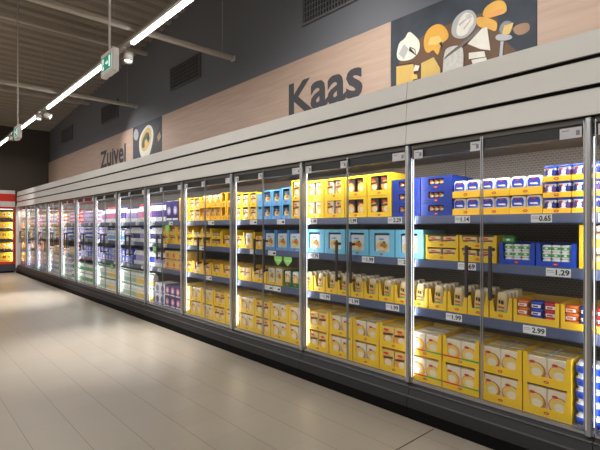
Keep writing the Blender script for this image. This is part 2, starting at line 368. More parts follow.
# ---------------------------------------------------------------- refrigerated cases
XF, P = 3.06, 1.255
YK = lambda k: .81+P*k
SH = [1.585, 1.24, .85, .27]
def make_case():
    t = bpy.data.objects.new('display_fridge', None); C.objects.link(t)
    LA, L = -.024, P-.028
    MB().prism([(.0, .262), (-.03, .235), (-.055, .175), (-.062, .168), (-.07, .125), (-.075, .09), (.05, .09), (.05, .262)], LA, L, BUMP, 'y').prism(
        [(-.058, .172), (-.0665, .165), (-.0655, .170), (-.059, .178)], LA, L, BUMPL, 'y').prism([(-.03, .238), (-.038, .230), (-.04, .236), (-.03, .244)], LA, L, BUMPL, 'y').obj('bumper_panel', t)
    MB().box(-.065, .06, LA, L, .0, .088, KICK).obj('kick_plate', t)
    MB().box(-.006, .012, LA, L, .262, .28, STEEL).obj('sill', t)
    MB().box(.052, .87, LA, L, .2, .266, SHELF).obj('deck', t)
    MB().box(.87, .90, LA, L, .2, 2.12, PERF).obj('back_panel', t)
    MB().box(.90, .99, LA, L, .0, 2.15, GREYM).obj('rear_shell', t)
    MB().box(.0, .88, LA, L, 2.12, 2.15, GREYM).prism([(.014, 2.12), (.014, 2.05), (.03, 2.04), (.03, 2.12)], LA, L, BUMPL, 'y').obj('inner_ceiling', t)
    for z in SH[:3]:
        o = MB().box(.08, .82, LA, L, z-.028, z-.001, SHELF).obj('shelf', t)
        MB().prism([(.062, z-.062), (.079, z-.062), (.079, z+.004), (.070, z+.004), (.062, z-.052)], LA, L, RAIL, 'y').obj('price_rail', o)
    # post with its vertical LED
    m = MB().cbox(-.032, .012, -.018, .018, .262, 2.15, STEEL, .006).box(.0121, .04, -.012, .02, .28, 2.06, GREYM).box(.0135, .021, -.0135, -.0122, .30, 2.05, LEDP).obj('door_post', t)
    MB().box(-.034, -.031, .006, .013, .3, 2.12, WHITE).obj('post_trim', m)
    st = MB().box(.04, .046, -.014, .014, .3, 2.08, LEDC).obj('light_strip', m)
    for sg in (1, -1):
        l = light('strip_glow', (.052, sg*.012, 1.2), (.6, sg*.8, 1.2), POST_W, .02, 1.75, (.95, .97, 1), st)
        # stand the long side upright
        z = (-Vector((.55, sg*.8, 0))).normalized(); y_ = Vector((0, 0, 1)); x = y_.cross(z).normalized()
        l.rotation_euler = Matrix((x, y_, z)).transposed().to_euler()
    lm = MB().box(.036, .066, .05, L-.05, 2.09, 2.118, LEDC).obj('canopy_lamp', t)
    light('canopy_glow', (.052, L/2, 2.085), (.2, L/2, 1.4), CANOPY_W, L-.1, .03, (1, .98, .95), lm)
    # two glass doors, handles beside the seam
    for nm, a, b_, hy in (('A', .026, .655, .575), ('B', .662, P-.028, .745)):
        d = MB().box(0, .006, a, b_, .285, 2.15, GLASS).obj('door', t)
        e = MB()
        e.box(-.001, .008, a, a+.006, .285, 2.15, STEEL).box(-.001, .008, b_-.006, b_, .285, 2.15, STEEL)
        e.box(-.001, .010, a, b_, 2.135, 2.15, GREYM).box(-.001, .008, a, b_, .285, .292, GREYM)
        e.obj('door_edge', d)
        h = MB().cbox(-.062, -.040, hy-.011, hy+.011, 1.0, 1.37, HANDLE, .004)
        h.box(-.042, 0, hy-.010, hy+.010, 1.335, 1.357, HANDLE).box(-.042, 0, hy-.010, hy+.010, 1.013, 1.035, HANDLE)
        h.obj('handle', d)
        for y0, y1 in (((.04, .16),) if nm == 'A' else ((.668, .74), (1.13, 1.21))):
            MB().box(-.003, -.001, y0, y1, 2.04, 2.105, CARD).box(-.0035, -.003, y0+.01, y0+.03, 2.055, 2.085, INKG).box(-.0035, -.003, y1-.05, y1-.012, 2.085, 2.09, INKG).obj('door_card', d)
    return t
proto = make_case(); cases = []
for i in range(14):
    k = i-1; o = proto if i == 0 else copy_tree(proto); o.location = (XF, YK(k), 0); cases.append(o)
    what = {0: 'cut off by the right edge', 1: 'holding blue cartons, cups and cheese', 2: 'holding yellow and cyan cheese cartons', 3: 'holding yellow and blue cartons', 4: 'holding stacked yellow cheese cartons',
            5: 'where cheese gives way to dairy bottles'}.get(i, 'filled with dairy products')
    tag(o, 'glass-door refrigerated case, %s from the right, %s' % (ORD[i+1], what), 'fridge', 'glass-door fridges along the wall')
tag(MB().box(3.0, 4.05, 17.135, 17.19, 0, 2.2, WHITE).obj('end_panel'), 'white upright end panel of the fridge row beside the red cooler', 'panel')
# canopy in lengths of 2.51 m
for i in range(7):
    y0, y1 = YK(-1)+2*P*i+.002, YK(-1)+2*P*(i+1)-.002
    t = thing('fridge_canopy', (XF, y0, 0), 'off-white grooved fascia above the fridges, %s length from the right' % ORD[i+1], 'canopy', 'canopy lengths above the fridges'); L = y1-y0
    MB().prism([(-.05, 2.155), (-.05, 2.17), (-.035, 2.31), (-.015, 2.31), (-.02, 2.155)], 0, L, FASC, 'y').obj('fascia_strip', t)
    MB().prism([(-.045, 2.335), (-.03, 2.485), (-.01, 2.485), (-.025, 2.335)], 0, L, FASC, 'y').obj('fascia_strip', t)
    MB().prism([(-.04, 2.51), (-.02, 2.655), (.3, 2.655), (.3, 2.64), (-.002, 2.64), (-.02, 2.51)], 0, L, FASC, 'y').obj('fascia_strip', t)
    MB().box(0.001, .03, 0, L, 2.2, 2.63, BLACK).obj('backing', t)
    MB().box(-.03, .02, 0, L, 2.152, 2.165, BLACK).obj('shadow_gap', t)
    MB().box(.03, .99, 0, L, 2.153, 2.23, GREYM).obj('roof', t)

# ---------------------------------------------------------------- products: meshes
W = .003
def carton(w_, h, d, m, lip, wing, top=0, taper=.55, stripe=None, inner=None, logo=True):
    inner = inner or m
    b = MB(); hw = w_/2-.0015
    b.box(0, d, -hw, hw, 0, W, m).box(d-W, d, -hw, hw, W, h, inner).box(0, d-W, -hw, -hw+W, W, h, m).box(0, d-W, hw-W, hw, W, h, m)
    b.box(-.001, W, -hw, hw, 0, lip, m)
    tw = wing if top else wing*taper
    for sg in (1, -1): b.prism([(sg*hw, lip), (sg*(hw-wing), lip), (sg*(hw-tw), h), (sg*hw, h)], -.001, W, m)
    if top: b.box(-.001, W, -hw+wing, hw-wing, h-top, h, m); b.box(0, d, -hw, hw, h-W, h, m)
    if stripe: b.box(-.0018, -.001, -hw, 0, lip-.012, lip, stripe[1]); b.box(-.0018, -.001, 0, hw, lip-.012, lip, stripe[0])
    if logo:
        b.disc(0, lip*.48, .017, .009, -.0022, REDL); b.disc(0, lip*.48, .009, .003, -.0026, CHZ, 8)
    return b.mesh('display_carton')
def pack(w_, h, d, body, style):
    b = MB().cbox(0, d, -w_/2, w_/2, 0, h, body, .006); x = -.0008
    if style == 'plate':      # round plate of cheese on bread, small red oval
        b.disc(-.002, h*.45, w_*.47, h*.34, x, TAN, 16); b.disc(.002, h*.49, w_*.39, h*.27, x-.0005, CHZ, 16); b.disc(-.008, h*.42, w_*.25, h*.16, x-.001, PALE, 10)
        b.disc(.02, h*.78, w_*.15, h*.055, x-.001, REDL, 10); b.decal([(-w_*.3, h*.06), (w_*.1, h*.06), (w_*.1, h*.13), (-w_*.3, h*.13)], x, ORAN)
        # printed top flap
        b.v += [(d*.15, -w_*.3, h+.0006), (d*.85, -w_*.3, h+.0006), (d*.85, w_*.3, h+.0006), (d*.15, w_*.3, h+.0006)]; nn = len(b.v); b.face([nn-4, nn-3, nn-2, nn-1], CHZ)
    elif style == 'green':
        b.disc(0, h*.46, w_*.47, h*.34, x, CHZO, 16); b.disc(.004, h*.49, w_*.38, h*.26, x-.0005, CHZ, 16); b.disc(0, h*.46, w_*.24, h*.15, x-.001, PALE, 12); b.disc(.02, h*.78, w_*.15, h*.055, x-.001, REDL, 10)
        b.decal([(-w_*.4, h*.03), (w_*.4, h*.03), (w_*.4, h*.12), (-w_*.4, h*.12)], x, GRN)
    elif style == 'dark':
        b.disc(0, h*.5, w_*.42, h*.3, x, CHZO, 12); b.disc(-.01, h*.42, w_*.28, h*.16, x-.0005, PALE, 10); b.disc(.01, h*.84, w_*.22, h*.06, x-.0005, REDT, 8)
        b.decal([(-w_*.45, h*.62), (w_*.45, h*.56), (w_*.45, h*.66), (-w_*.45, h*.72)], x-.0003, DARKP)
    elif style == 'slice':
        b.disc(0, h*.45, w_*.4, h*.26, x, CHZ, 12); b.disc(-.012, h*.5, w_*.24, h*.14, x-.0005, TAN, 9); b.disc(.014, h*.36, w_*.2, h*.09, x-.0007, PALE, 8); b.disc(.01, h*.80, w_*.2, h*.05, x-.0005, LBLUE, 8); b.disc(-.02, h*.66, w_*.09, h*.05, x-.0007, GREEN, 8)
    elif style == 'number':
        b.disc(0, h*.70, w_*.2, h*.08, x, PALE, 10); text_decal(b, h, w_)
    elif style == 'block':
        b.decal([(-w_*.5, h*.3), (w_*.5, h*.3), (w_*.5, h*.7), (-w_*.5, h*.7)], x, GRN); b.disc(0, h*.5, w_*.2, h*.14, x-.0005, WHT, 8)
    return b.mesh('cheese_pack')
def text_decal(b, h, w_):     # small dark print of a numeral-like mark and a red line
    b.decal([(.016, h*.44), (.006, h*.44), (.010, h*.60), (.018, h*.60)], -.0012, INK); b.decal([(.002, h*.44), (-.014, h*.44), (-.016, h*.58), (.0, h*.60)], -.0012, INK)
    b.decal([(.018, h*.30), (-.018, h*.30), (-.018, h*.345), (.018, h*.345)], -.0012, REDL)
def wedge_pack():             # tapered block of cheese in film, held upright
    b = MB(); prof = [(0, .022, .038), (.02, .026, .044), (.10, .024, .040), (.17, .018, .033), (.185, .012, .026)]
    b.loft([(z, rx, ry) for z, rx, ry in prof], [CREAM, CREAM, CREAM, PALE], .03, 0, 3.2, 16)
    b.disc(0, .10, .03, .045, .0015, CHZ, 12)
    b.decal([(.018, .105), (.004, .105), (.004, .13), (.018, .13)], .0008, INK); b.decal([(.0, .10), (-.018, .10), (-.018, .125), (.0, .13)], .0008, INK)
    b.decal([(.022, .075), (-.022, .07), (-.022, .082), (.022, .087)], .0008, REDL)
    b.decal([(.02, .05), (-.02, .05), (-.02, .06), (.02, .06)], .0008, GRN)
    return b.mesh('cheese_wedge')
def cup(w_, h, body, print_, lid, style='round', n=4.0):
    b = MB(); r = w_/2
    b.loft([(0, r*.82, r*.82), (h*.15, r*.88, r*.88), (h*.7, r*.95, r*.95), (h*.86, r*.97, r*.97), (h*.87, r, r), (h, r, r)], [body, print_, body if style != 'full' else print_, lid, lid], r, 0, n, 20)
    x = r-r*.97-.0006
    if style == 'swirl':
        b.decal([(-r*.6, h*.2), (r*.6, h*.2), (r*.68, h*.8), (-r*.68, h*.8)], x+.002, print_); b.disc(0, h*.55, r*.32, h*.2, x, WHT, 10); b.decal([(-r*.5, h*.3), (r*.2, h*.24), (r*.5, h*.38), (-r*.2, h*.42)], x-.0004, WHT); b.disc(r*.3, h*.74, r*.2, h*.07, x-.0006, REDL, 8)
    if style == 'band':
        b.decal([(-r*.5, h*.25), (r*.5, h*.25), (r*.5, h*.6), (-r*.5, h*.6)], x, WHT)
    return b.mesh('cup')
def flat_cup(w_, h, face_h, m1, m2):     # cup standing on edge: printed square lid faces the aisle
    b = MB().loft([(0, .02, w_/2*.8), (h*.12, .026, w_/2), (h*.88, .026, w_/2), (h, .02, w_/2*.8)], [WHT]*3, .028, 0, 5, 20)
    b.decal([(-w_*.38, h*.42), (w_*.38, h*.42), (w_*.41, h*.74), (w_*.3, h*.90), (-w_*.3, h*.90), (-w_*.41, h*.74)], .0012, m1)
    b.disc(.0, h*.83, w_*.14, h*.05, .0006, REDL, 10); b.decal([(-w_*.3, h*.5), (w_*.2, h*.53), (w_*.28, h*.60), (-w_*.2, h*.62)], .0006, WHT); b.disc(w_*.16, h*.70, w_*.12, h*.05, .0004, m2, 8)
    return b.mesh('mozzarella_cup')
def tub(w_, h, col, lid):
    b = MB(); r = w_/2
    b.loft([(0, r*.84, r*.84), (h*.7, r*.96, r*.96), (h*.72, r, r), (h, r, r)], [col, lid, lid], r, 0, 3, 20)
    b.decal([(r*.65, h*.15), (-r*.65, h*.15), (-r*.7, h*.58), (r*.7, h*.58)], -.0006+.003, WHT); b.decal([(r*.5, h*.24), (-r*.3, h*.24), (-r*.3, h*.46), (r*.5, h*.46)], .0018, col)
    return b.mesh('cheese_tub')
def bottle(h, w_, body, band, cap, lo=.25, hi=.6):
    r = w_/2; b = MB()
    b.loft([(0, r*.9, r*.9), (h*.03, r, r), (h*lo, r, r), (h*hi, r, r), (h*.72, r*.95, r*.95), (h*.85, r*.45, r*.45), (h*.90, r*.42, r*.42), (h*.905, r*.5, r*.5), (h, r*.48, r*.48)],
           [body, body, band, body, body, body, cap, cap], r, 0, 2.3, 12, cap)
    return b.mesh('milk_bottle')
def gable(h, w_, m1, m2, cap):
    b = MB(); r = w_/2; hb = h*.78
    b.box(0, w_, -r, r, 0, hb, m1); b.prism([(0, hb), (w_, hb), (r+.004, h*.95), (r+.004, h), (r-.004, h), (r-.004, h*.95)], -r, r, m1, 'y')
    b.box(-.0008, w_*.99, -r-.0006, r+.0006, h*.12, h*.42, m2); b.disc(0, h*.58, r*.5, h*.09, -.001, m2, 10)
    b.loft([(hb+.02, .012, .012), (hb+.045, .012, .012)], [cap], .012, 0, 2, 10)
    return b.mesh('milk_carton')
def multipack(w_, h, d, m1, m2, m3, lid=None):     # printed sleeve box with round emblem
    b = MB().cbox(0, d, -w_/2, w_/2, 0, h, m1, .004)
    b.disc(0, h*.52, min(w_, h)*.32, min(w_, h)*.32, -.0008, m2, 14); b.disc(0, h*.5, min(w_, h)*.16, min(w_, h)*.18, -.0014, m3, 10)
    b.decal([(-w_*.42, h*.06), (w_*.42, h*.06), (w_*.42, h*.16), (-w_*.42, h*.16)], -.0008, m3)
    if lid: b.box(-.001, d, -w_/2-.001, w_/2+.001, h*.9, h, lid)
    return b.mesh('multipack')
def tray(w_, d, h, m, logo=True):
    hw = w_/2-.0015; b = MB().box(0, d, -hw, hw, 0, W, m).box(0, W, -hw, hw, W, h, m).box(d-W, d, -hw, hw, W, h, m).box(W, d-W, -hw, -hw+W, W, h, m).box(W, d-W, hw-W, hw, W, h, m)
    if logo: b.disc(0, h*.5, .016, .009, -.0008, REDL); b.disc(0, h*.5, .009, .003, -.0014, CHZ, 8)
    return b.mesh('display_tray')
def bag(w_, h, m, m2):        # pillow bag of grated cheese leaning in its tray
    b = MB().loft([(0, .012, w_/2), (h*.2, .032, w_/2*.98), (h*.55, .036, w_/2*.96), (h*.9, .012, w_/2*.98), (h, .003, w_/2)], [m, m, m, m], .038, 0, 3, 14)
    b.disc(0, h*.42, w_*.34, h*.2, .0012, m2, 12); b.disc(.01, h*.74, w_*.2, h*.07, .008, REDL, 8)
    return b.mesh('cheese_bag')

# ---------------------------------------------------------------- products: placing
ITEMS = []   # (object, description, shelf index, layer text, category, group)
SNAME = ['top shelf', 'second shelf', 'third shelf', 'bottom shelf']
GAPX = .11     # products stand this far behind the door glass
def put(name, me, x, y, z, desc, si, layer, cat, rz=0):
    o = bpy.data.objects.new(name, me); C.objects.link(o); o.location = (x, y, z); o.rotation_euler.z = rz
    ITEMS.append((o, desc, si, layer, cat)); return o
def lay(n, l): return '' if n == 1 else (['lower layer', 'upper layer'] if n == 2 else ['bottom layer', 'middle layer', 'top layer'] if n == 3 else ['bottom layer', 'second layer', 'third layer', 'top layer'] if n == 4 else ['lowest layer', 'second layer', 'third layer', 'fourth layer', 'top layer'])[l]
def jit(a): return random.uniform(-a, a)
MESH = {}
def memo(key, fn):
    if key not in MESH: MESH[key] = fn()
    return MESH[key]
def packs_in(x, y, z, wtot, n, mk, desc, si, layer, d, depth=1, h=.16, name='cheese_pack', cat='cheese pack', lean=.0):
    for j in range(n):
        yy = y+wtot/2-wtot*(j+.5)/n
        for q in range(depth):
            o = put(name, mk, x+.006+q*(d+.004), yy+jit(.002), z+W+.0005, desc, si, (layer+('', ' second row', ' third row', ' fourth row', ' fifth row')[q]).strip(), cat, 0)
def carton_col(si, yl, wid, h, nl, col, inner_mk, ninner, cdesc, pdesc, lip=.055, wing=.035, top=0, depth=.34, stripe=None, pdepth=1, pd=.05, gap=.006, pname='cheese_pack', pcat='cheese pack', x=None):
    """a column of nl cartons whose left edge is at yl; returns its right edge"""
    yc = yl-wid/2; x = XF+GAPX if x is None else x
    cm = memo(('carton', round(wid, 3), h, col.name, lip, wing, top, depth, bool(stripe)), lambda: carton(wid-gap, h, depth, col, lip, wing, top, stripe=stripe, inner=YELI if col in (YEL, YELO) else None))
    for l in range(nl):
        z = SH[si]+l*(h+.001)+.001; xx = x+jit(.003)
        put('display_carton', cm, xx, yc, z, cdesc, si, lay(nl, l), 'carton')
        if inner_mk: packs_in(xx, yc, z, wid-gap-.014, ninner, inner_mk, pdesc, si, lay(nl, l), pd, pdepth if l == nl-1 else 1, name=pname, cat=pcat)
    return yl-wid

P_plate = pack(.134, .178, .105, PALE, 'plate'); P_green = pack(.134, .175, .105, PALE, 'green')
P_dark = pack(.105, .15, .05, CREAM, 'dark'); P_dark_s = pack(.128, .15, .05, CHZ, 'dark'); P_dark_b = pack(.134, .175, .105, CHZ, 'dark'); P_slice = pack(.115, .185, .05, PALE, 'slice'); P_slice_w = pack(.16, .185, .05, WFILM, 'slice')
P_small = pack(.06, .07, .05, CREAM, 'dark'); P_thin = pack(.118, .084, .06, CREAM, 'dark'); P_block = pack(.052, .045, .06, WHT, 'block')
P_wedge = wedge_pack(); P_nar = pack(.105, .13, .05, PALE, 'dark'); P_nar_b = pack(.115, .13, .05, DARKP, 'slice')

# --- bottom shelf: long run of double-stacked yellow cartons
y = 2.106; i = 0; XB = XF+.062
edges = [2.106-.2965*j for j in range(5)]
for j in range(4):
    carton_col(3, edges[j], .2965, .2, 2, YEL, P_green if j < 2 else P_plate, 2, 'yellow carton of sliced cheese', 'pale sliced cheese pack', .055, .045, stripe=(REDL, GRN) if j < 2 else None, depth=.36, pdepth=3, pd=.105, x=XB)
y = 6.03
while y > 2.2:
    carton_col(3, y, .3015, .2, 2, YEL, P_plate if i % 3 else P_dark_b, 2, 'yellow carton of sliced cheese', 'pale sliced cheese pack' if i % 3 else 'orange sliced cheese pack', .055, .045, depth=.36, pdepth=3, pd=.105, x=XB); y -= .3015; i += 1
# blue tubs in film, five high, at the right
for q in range(4):
    for l in range(5):
        bm = memo('bluetub', lambda: MB().loft([(0, .064, .066), (.014, .07, .074), (.0141, .075, .078), (.058, .075, .078), (.0585, .068, .070), (.078, .062, .064)], [WFILM, BLUE, BLUE, WFILM, WFILM], .075, 0, 4, 20).mesh('salad_tub'))
        put('salad_tub', bm, XB+jit(.003), .835-.165*q, SH[3]+.001+l*.0795, 'blue and white film-wrapped tub', 3, lay(5, l), 'tub')
# --- third shelf: narrow yellow cartons, one cheese wedge in each
y = 3.445
for j in range(13): carton_col(2, y, .165, .155, 1, YEL, P_wedge, 1, 'yellow carton with one cheese wedge', 'wrapped pale cheese wedge', .05, .034, depth=.42, pdepth=5, pd=.06, pname='cheese_wedge', pcat='cheese'); y -= .165
TUBS = {'orange': tub(.084, .048, ORAN, ORAN), 'blue': tub(.084, .048, BLUT, BLUT), 'red': tub(.084, .048, REDT, REDT)}
for j, yc in enumerate((1.152, .857, .562)):
    cm = memo('tubcarton', lambda: carton(.288, .155, .36, YEL, .045, .024, taper=.9, inner=YELI, logo=False))
    put('display_carton', cm, XF+GAPX, yc, SH[2]+.001, 'yellow carton of stacked tubs', 2, '', 'carton')
    for c, nm in enumerate(('orange', 'blue', 'red')):
        for l in range(3): put('cheese_tub', TUBS[nm], XF+GAPX+.008, yc+.088-c*.088, SH[2]+.005+l*.049, nm+' cheese spread tub', 2, lay(3, l), 'tub')
# third shelf further left
carton_col(2, 4.71, .08, .16, 1, LBLUE, P_small, 1, 'pale blue small carton', 'small cheese pack', .05, .01)
for yl in (4.625, 4.335): carton_col(2, yl, .28, .165, 1, YEL, P_dark, 2, 'yellow carton of orange cheese packs', 'orange cheese pack', .06, .05)
carton_col(2, 4.05, .285, .165, 1, YEL, P_slice, 2, 'yellow carton with tall white packs', 'tall white cheese pack', .035, .02)
yy = 3.755
for j in range(2): yy = carton_col(2, yy, .13, .178, 1, GREEN, memo('greenpack', lambda: pack(.1, .165, .05, WHT, 'green')), 1, 'dark green cheese carton', 'pale cheese pack in green', .05, .008)
y = 6.0
for j in range(5): carton_col(2, y, .25, .17, 1, YEL if j % 2 else YELO, P_dark_s, 1, 'yellow carton of sliced cheese', 'orange sliced cheese pack', .055, .05); y -= .25
# --- second shelf
y = 3.405
for j in range(5): carton_col(1, y, .281, .235, 1, CYAN, P_slice_w, 1, 'cyan carton of cheese slices', 'cheese slice pack, white film', .045, .055, top=.03); y -= .281
y = 1.985
for j in range(2): carton_col(1, y, .288, .098, 2, YEL, P_thin, 2, 'flat yellow cheese carton', 'flat orange cheese pack', .045, .03, depth=.3); y -= .289
# green-and-white blocks in blue trays
y = 1.395
for j in range(2):
    cm = memo('blockbox', lambda: carton(.238, .15, .3, BLUE, .035, .03, taper=.8))
    put('display_carton', cm, XF+GAPX, y-.12, SH[1]+.001, 'blue carton of green and white packs', 1, '', 'carton')
    for c in range(3):
        for l in range(3 if j else 3): put('cheese_pack', P_block, XF+GAPX+.006, y-.12+.056-c*.056, SH[1]+.005+l*.046, 'small green and white pack', 1, lay(3, l), 'cheese pack')
    y -= .245
for j in range(3): carton_col(1, .9-.285*j, .28, .135, 2, YEL, P_nar, 2, 'yellow carton of pale packs', 'pale cheese pack', .05, .05)
y = 4.72
for j in range(3): y = carton_col(1, y, .205, (.15, .19, .235)[j] if j < 2 else .2, 1, YEL, P_slice if j == 1 else P_dark_s, 1, 'yellow carton of cheese slices', 'sliced cheese pack', .045, .035, top=.0)
for j in range(3): y = carton_col(1, y, .213, .225, 1, LBLUE, P_slice_w, 1, 'light blue carton of white packs', 'white cheese pack', .035, .02)
y = 6.0
for j in range(5): carton_col(1, y, .25, (.11, .11, .12, .1, .22)[j], 1 if j == 4 else 2, YEL, P_dark_s if j == 4 else P_small, 1 if j == 4 else 3, 'bright yellow cheese carton', 'small cheese pack' if j < 4 else 'sliced cheese pack', .04, .03); y -= .25
put('herb_pack', pack(.075, .055, .05, GREEN, 'block'), XF+GAPX+.01, 1.335, SH[1]+.005+3*.046+.001, 'small green pack on blue carton', 1, '', 'pack')
# --- top shelf
DK1, DK2 = P_thin, P_block
P_mini = pack(.042, .05, .04, DARKP, 'dark')
y = 2.312
for j in range(2):
    memo('bluewindow', lambda: carton(.276, .104, .34, DBLUE, .04, .07, top=.018))
    for l in range(3):
        put('display_carton', memo('bluewindow', None), XF+GAPX, y-.14, SH[0]+.001+l*.105, 'royal blue window carton', 0, lay(3, l), 'carton')
        for c in range(3): put('cheese_portion', P_mini, XF+GAPX+.006, y-.14+.043-c*.043, SH[0]+.005+l*.105+.03, 'small dark wrapped portion', 0, lay(3, l), 'cheese')
    y -= .281
C_moz = flat_cup(.1, .124, .07, BLUT, PURP); T_moz = tray(.2145, .3, .05, YELO)
for j in range(3):
    for l in range(2):
        z = SH[0]+.001+l*.133
        put('display_tray', T_moz, XF+GAPX, 1.645-j*.214, z, 'low yellow tray of white cups', 0, lay(2, l), 'tray')
        for c in range(2): put('dairy_cup', C_moz, XF+GAPX+.006, 1.645-j*.214+.052-.104*c, z+.004, 'white cup with blue print', 0, lay(2, l), 'cup')
C_pur = cup(.08, .098, WHT, PURP, BLUT, 'swirl'); T_pur = tray(.166, .3, .035, YELO)
C_pur2 = cup(.08, .098, WHT, DBLUE, BLUT, 'swirl')
for j in range(4):
    for l in range(3):
        z = SH[0]+.001+l*.105
        put('display_tray', T_pur, XF+GAPX, 1.025-j*.17, z, 'low yellow tray of purple cups', 0, lay(3, l), 'tray')
        for c in range(2): put('dairy_cup', C_pur if (c+l+j) % 2 else C_pur2, XF+GAPX+.004, 1.025-j*.17+.0405-.081*c, z+.004, 'purple and blue cup' if (c+l+j) % 2 else 'dark blue cup', 0, lay(3, l), 'cup')
y = 3.40
for j in range(4): y = carton_col(0, y, .272, .193, 2, YEL, pack(.1, .165, .05, PALE if j < 2 else DARKP, 'dark' if j % 2 else 'plate'), 2, 'yellow window carton of cheese', 'sliced cheese pack', .045, .04, top=.022)
y = 4.70
for j in range(3): y = carton_col(0, y, .155, .165, 2, YEL, P_nar, 1, 'narrow yellow cheese carton', 'sliced cheese pack', .04, .022, top=.012)
y = carton_col(0, y, .11, .15, 2, LBLUE, None, 0, 'narrow pale blue carton', '', .12, .03)
for j in range(3): y = carton_col(0, y, .167, (.165, .165, .172)[j], 2, LBLUE, P_nar_b, 1, 'light blue cheese carton', 'dark sliced cheese pack', .04, .024, top=.014)
carton_col(0, y, .15, .205, 2, YEL, pack(.09, .18, .05, PALE, 'dark'), 1, 'tall narrow yellow carton', 'tall pale cheese pack', .03, .02, top=.01)
y = 6.02
for j in range(3): y = carton_col(0, y, .155, .165, 2, YELO, P_nar, 1, 'narrow yellow-orange carton', 'sliced cheese pack', .04, .022, top=.012)
B_bag = bag(.12, .165, CHZ, CHZO); T_bag = tray(.26, .3, .06, YELO)
for j in range(2):
    for l in range(2):
        z = SH[0]+.001+l*.175
        put('display_tray', T_bag, XF+GAPX, y-.135, z, 'yellow tray of cheese bags', 0, lay(2, l), 'tray')
        for c in range(2): put('cheese_bag', B_bag, XF+GAPX+.005, y-.135+.063-.126*c, z+.004, 'orange bag of grated cheese', 0, lay(2, l), 'bag')
    y -= .27
for j in range(2): y = carton_col(0, y, .128, .18, 2, YELO, P_small, 1, 'narrow yellow-orange carton', 'small cheese pack', .06, .02, top=.01)

# --- dairy bays
def run(si, y0, y1, w_, name, cat, specs, nl=1, lh=0, step=None, gap=.002, blk=9):
    """front row of one kind from y0 to y1; specs = [(mesh, description)] in blocks of blk"""
    y = y0; i = 0
    while y+w_ <= y1+1e-6:
        me, desc = specs[(i//blk) % len(specs)]
        for l in range(nl): put(name, me, XF+GAPX+(.0 if si < 3 else -.04)+jit(.003), y+w_/2, SH[si]+.001+l*(lh+.001), desc, si, lay(nl, l), cat)
        y += w_+gap; i += 1
Bt = {'purple': bottle(.30, .075, WHT, PURP, DPURP), 'pink': bottle(.30, .075, WHT, PINK, REDT), 'blue': bottle(.27, .075, WHT, BLUT, BLUT), 'lilac': bottle(.27, .075, WHT, LPURP, DPURP),
      'short': bottle(.25, .07, WHT, DPURP, WHT), 'shortb': bottle(.25, .07, WHT, LPURP, BLUT), 'green': bottle(.22, .08, WHT, GRN, GRN), 'dark': bottle(.23, .075, DARKP, WHT, WHT)}
Cu = {'pinkc': cup(.09, .085, WHT, PINK, WHT), 'lilacc': cup(.09, .085, WHT, LPURP, LPURP), 'yellowc': cup(.09, .085, WHT, YEL, WHT), 'orangec': cup(.09, .085, ORAN, WHT, ORAN), 'bluec': cup(.09, .085, WHT, BLUT, WHT),
      'purplec': cup(.09, .085, WHT, PURP, DPURP), 'redc': cup(.09, .085, WHT, REDT, REDT), 'bigw': cup(.12, .125, WHT, LPURP, WHT), 'bigr': cup(.12, .125, WHT, PINK, WHT), 'bigy': cup(.12, .125, WHT, YEL, YEL), 'greenc': cup(.12, .125, WHT, MINT, WHT)}
Gb = {'green': gable(.235, .085, WHT, MINT, GRN), 'blue': gable(.235, .085, WHT, LBLUE, BLUT), 'yellow': gable(.235, .085, WHT, YEL, GRN)}
Mp = {'purple': multipack(.205, .31, .3, DPURP, LPURP, WHT), 'sixp': multipack(.17, .17, .25, DPURP, PINK, WHT), 'sixw': multipack(.17, .17, .25, WHT, PURP, BLUT), 'sixb': multipack(.17, .12, .25, BLUT, LPURP, WHT), 'sixl': multipack(.17, .12, .25, LPURP, DPURP, WHT),
      'orange': multipack(.17, .12, .25, ORAN, WHT, YEL), 'red': multipack(.17, .1, .25, REDT, WHT, YEL), 'creamt': multipack(.2, .14, .3, CHZ, CHZO, REDL)}
y = carton_col(0, 6.175, .15, .35, 1, YELO, None, 0, 'tall orange carton', '', .3, .03)
run(0, 6.185, 6.62, .207, 'multipack', 'multipack', [(Mp['purple'], 'tall deep purple box')], gap=.004)
run(0, 6.63, 9.58, .075, 'milk_bottle', 'bottle', [(Bt['purple'], 'white bottle with purple band'), (Bt['pink'], 'white bottle with pink band'), (Bt['lilac'], 'white bottle with lilac band')], blk=7)
run(0, 9.60, 13.0, .09, 'yogurt_cup', 'cup', [(Cu['pinkc'], 'white cup with pink band'), (Cu['lilacc'], 'white cup with lilac band'), (Cu['redc'], 'white cup with red band'), (Cu['pinkc'], 'white cup with pink band'), (Cu['orangec'], 'orange cup with white band')], nl=3, lh=.086, blk=6)
y = 6.02
for j in range(3): carton_col(1, y+.235, .235, .14, 2, (YELO, YEL, YELO)[j], P_dark_s, 1, 'yellow-orange carton', 'sliced cheese pack', .045, .05); y += .237
run(0, 13.02, 17.08, .12, 'dairy_tub', 'tub', [(Cu['bigw'], 'large white and lilac tub'), (Cu['bigr'], 'large white and red tub'), (Cu['bigy'], 'large white and yellow tub')], nl=2, lh=.126, blk=3)
run(1, 6.75, 8.30, .07, 'milk_bottle', 'bottle', [(Bt['short'], 'slim white bottle, purple band'), (Bt['shortb'], 'slim white bottle, lilac band')], blk=6)
run(1, 8.31, 9.2, .085, 'milk_carton', 'milk carton', [(Gb['blue'], 'light blue gable milk carton')])
run(1, 9.22, 12.2, .09, 'yogurt_cup', 'cup', [(Cu['lilacc'], 'white cup with lilac band'), (Cu['purplec'], 'purple-banded cup'), (Cu['bluec'], 'white cup with blue band')], nl=3, lh=.086, blk=5)
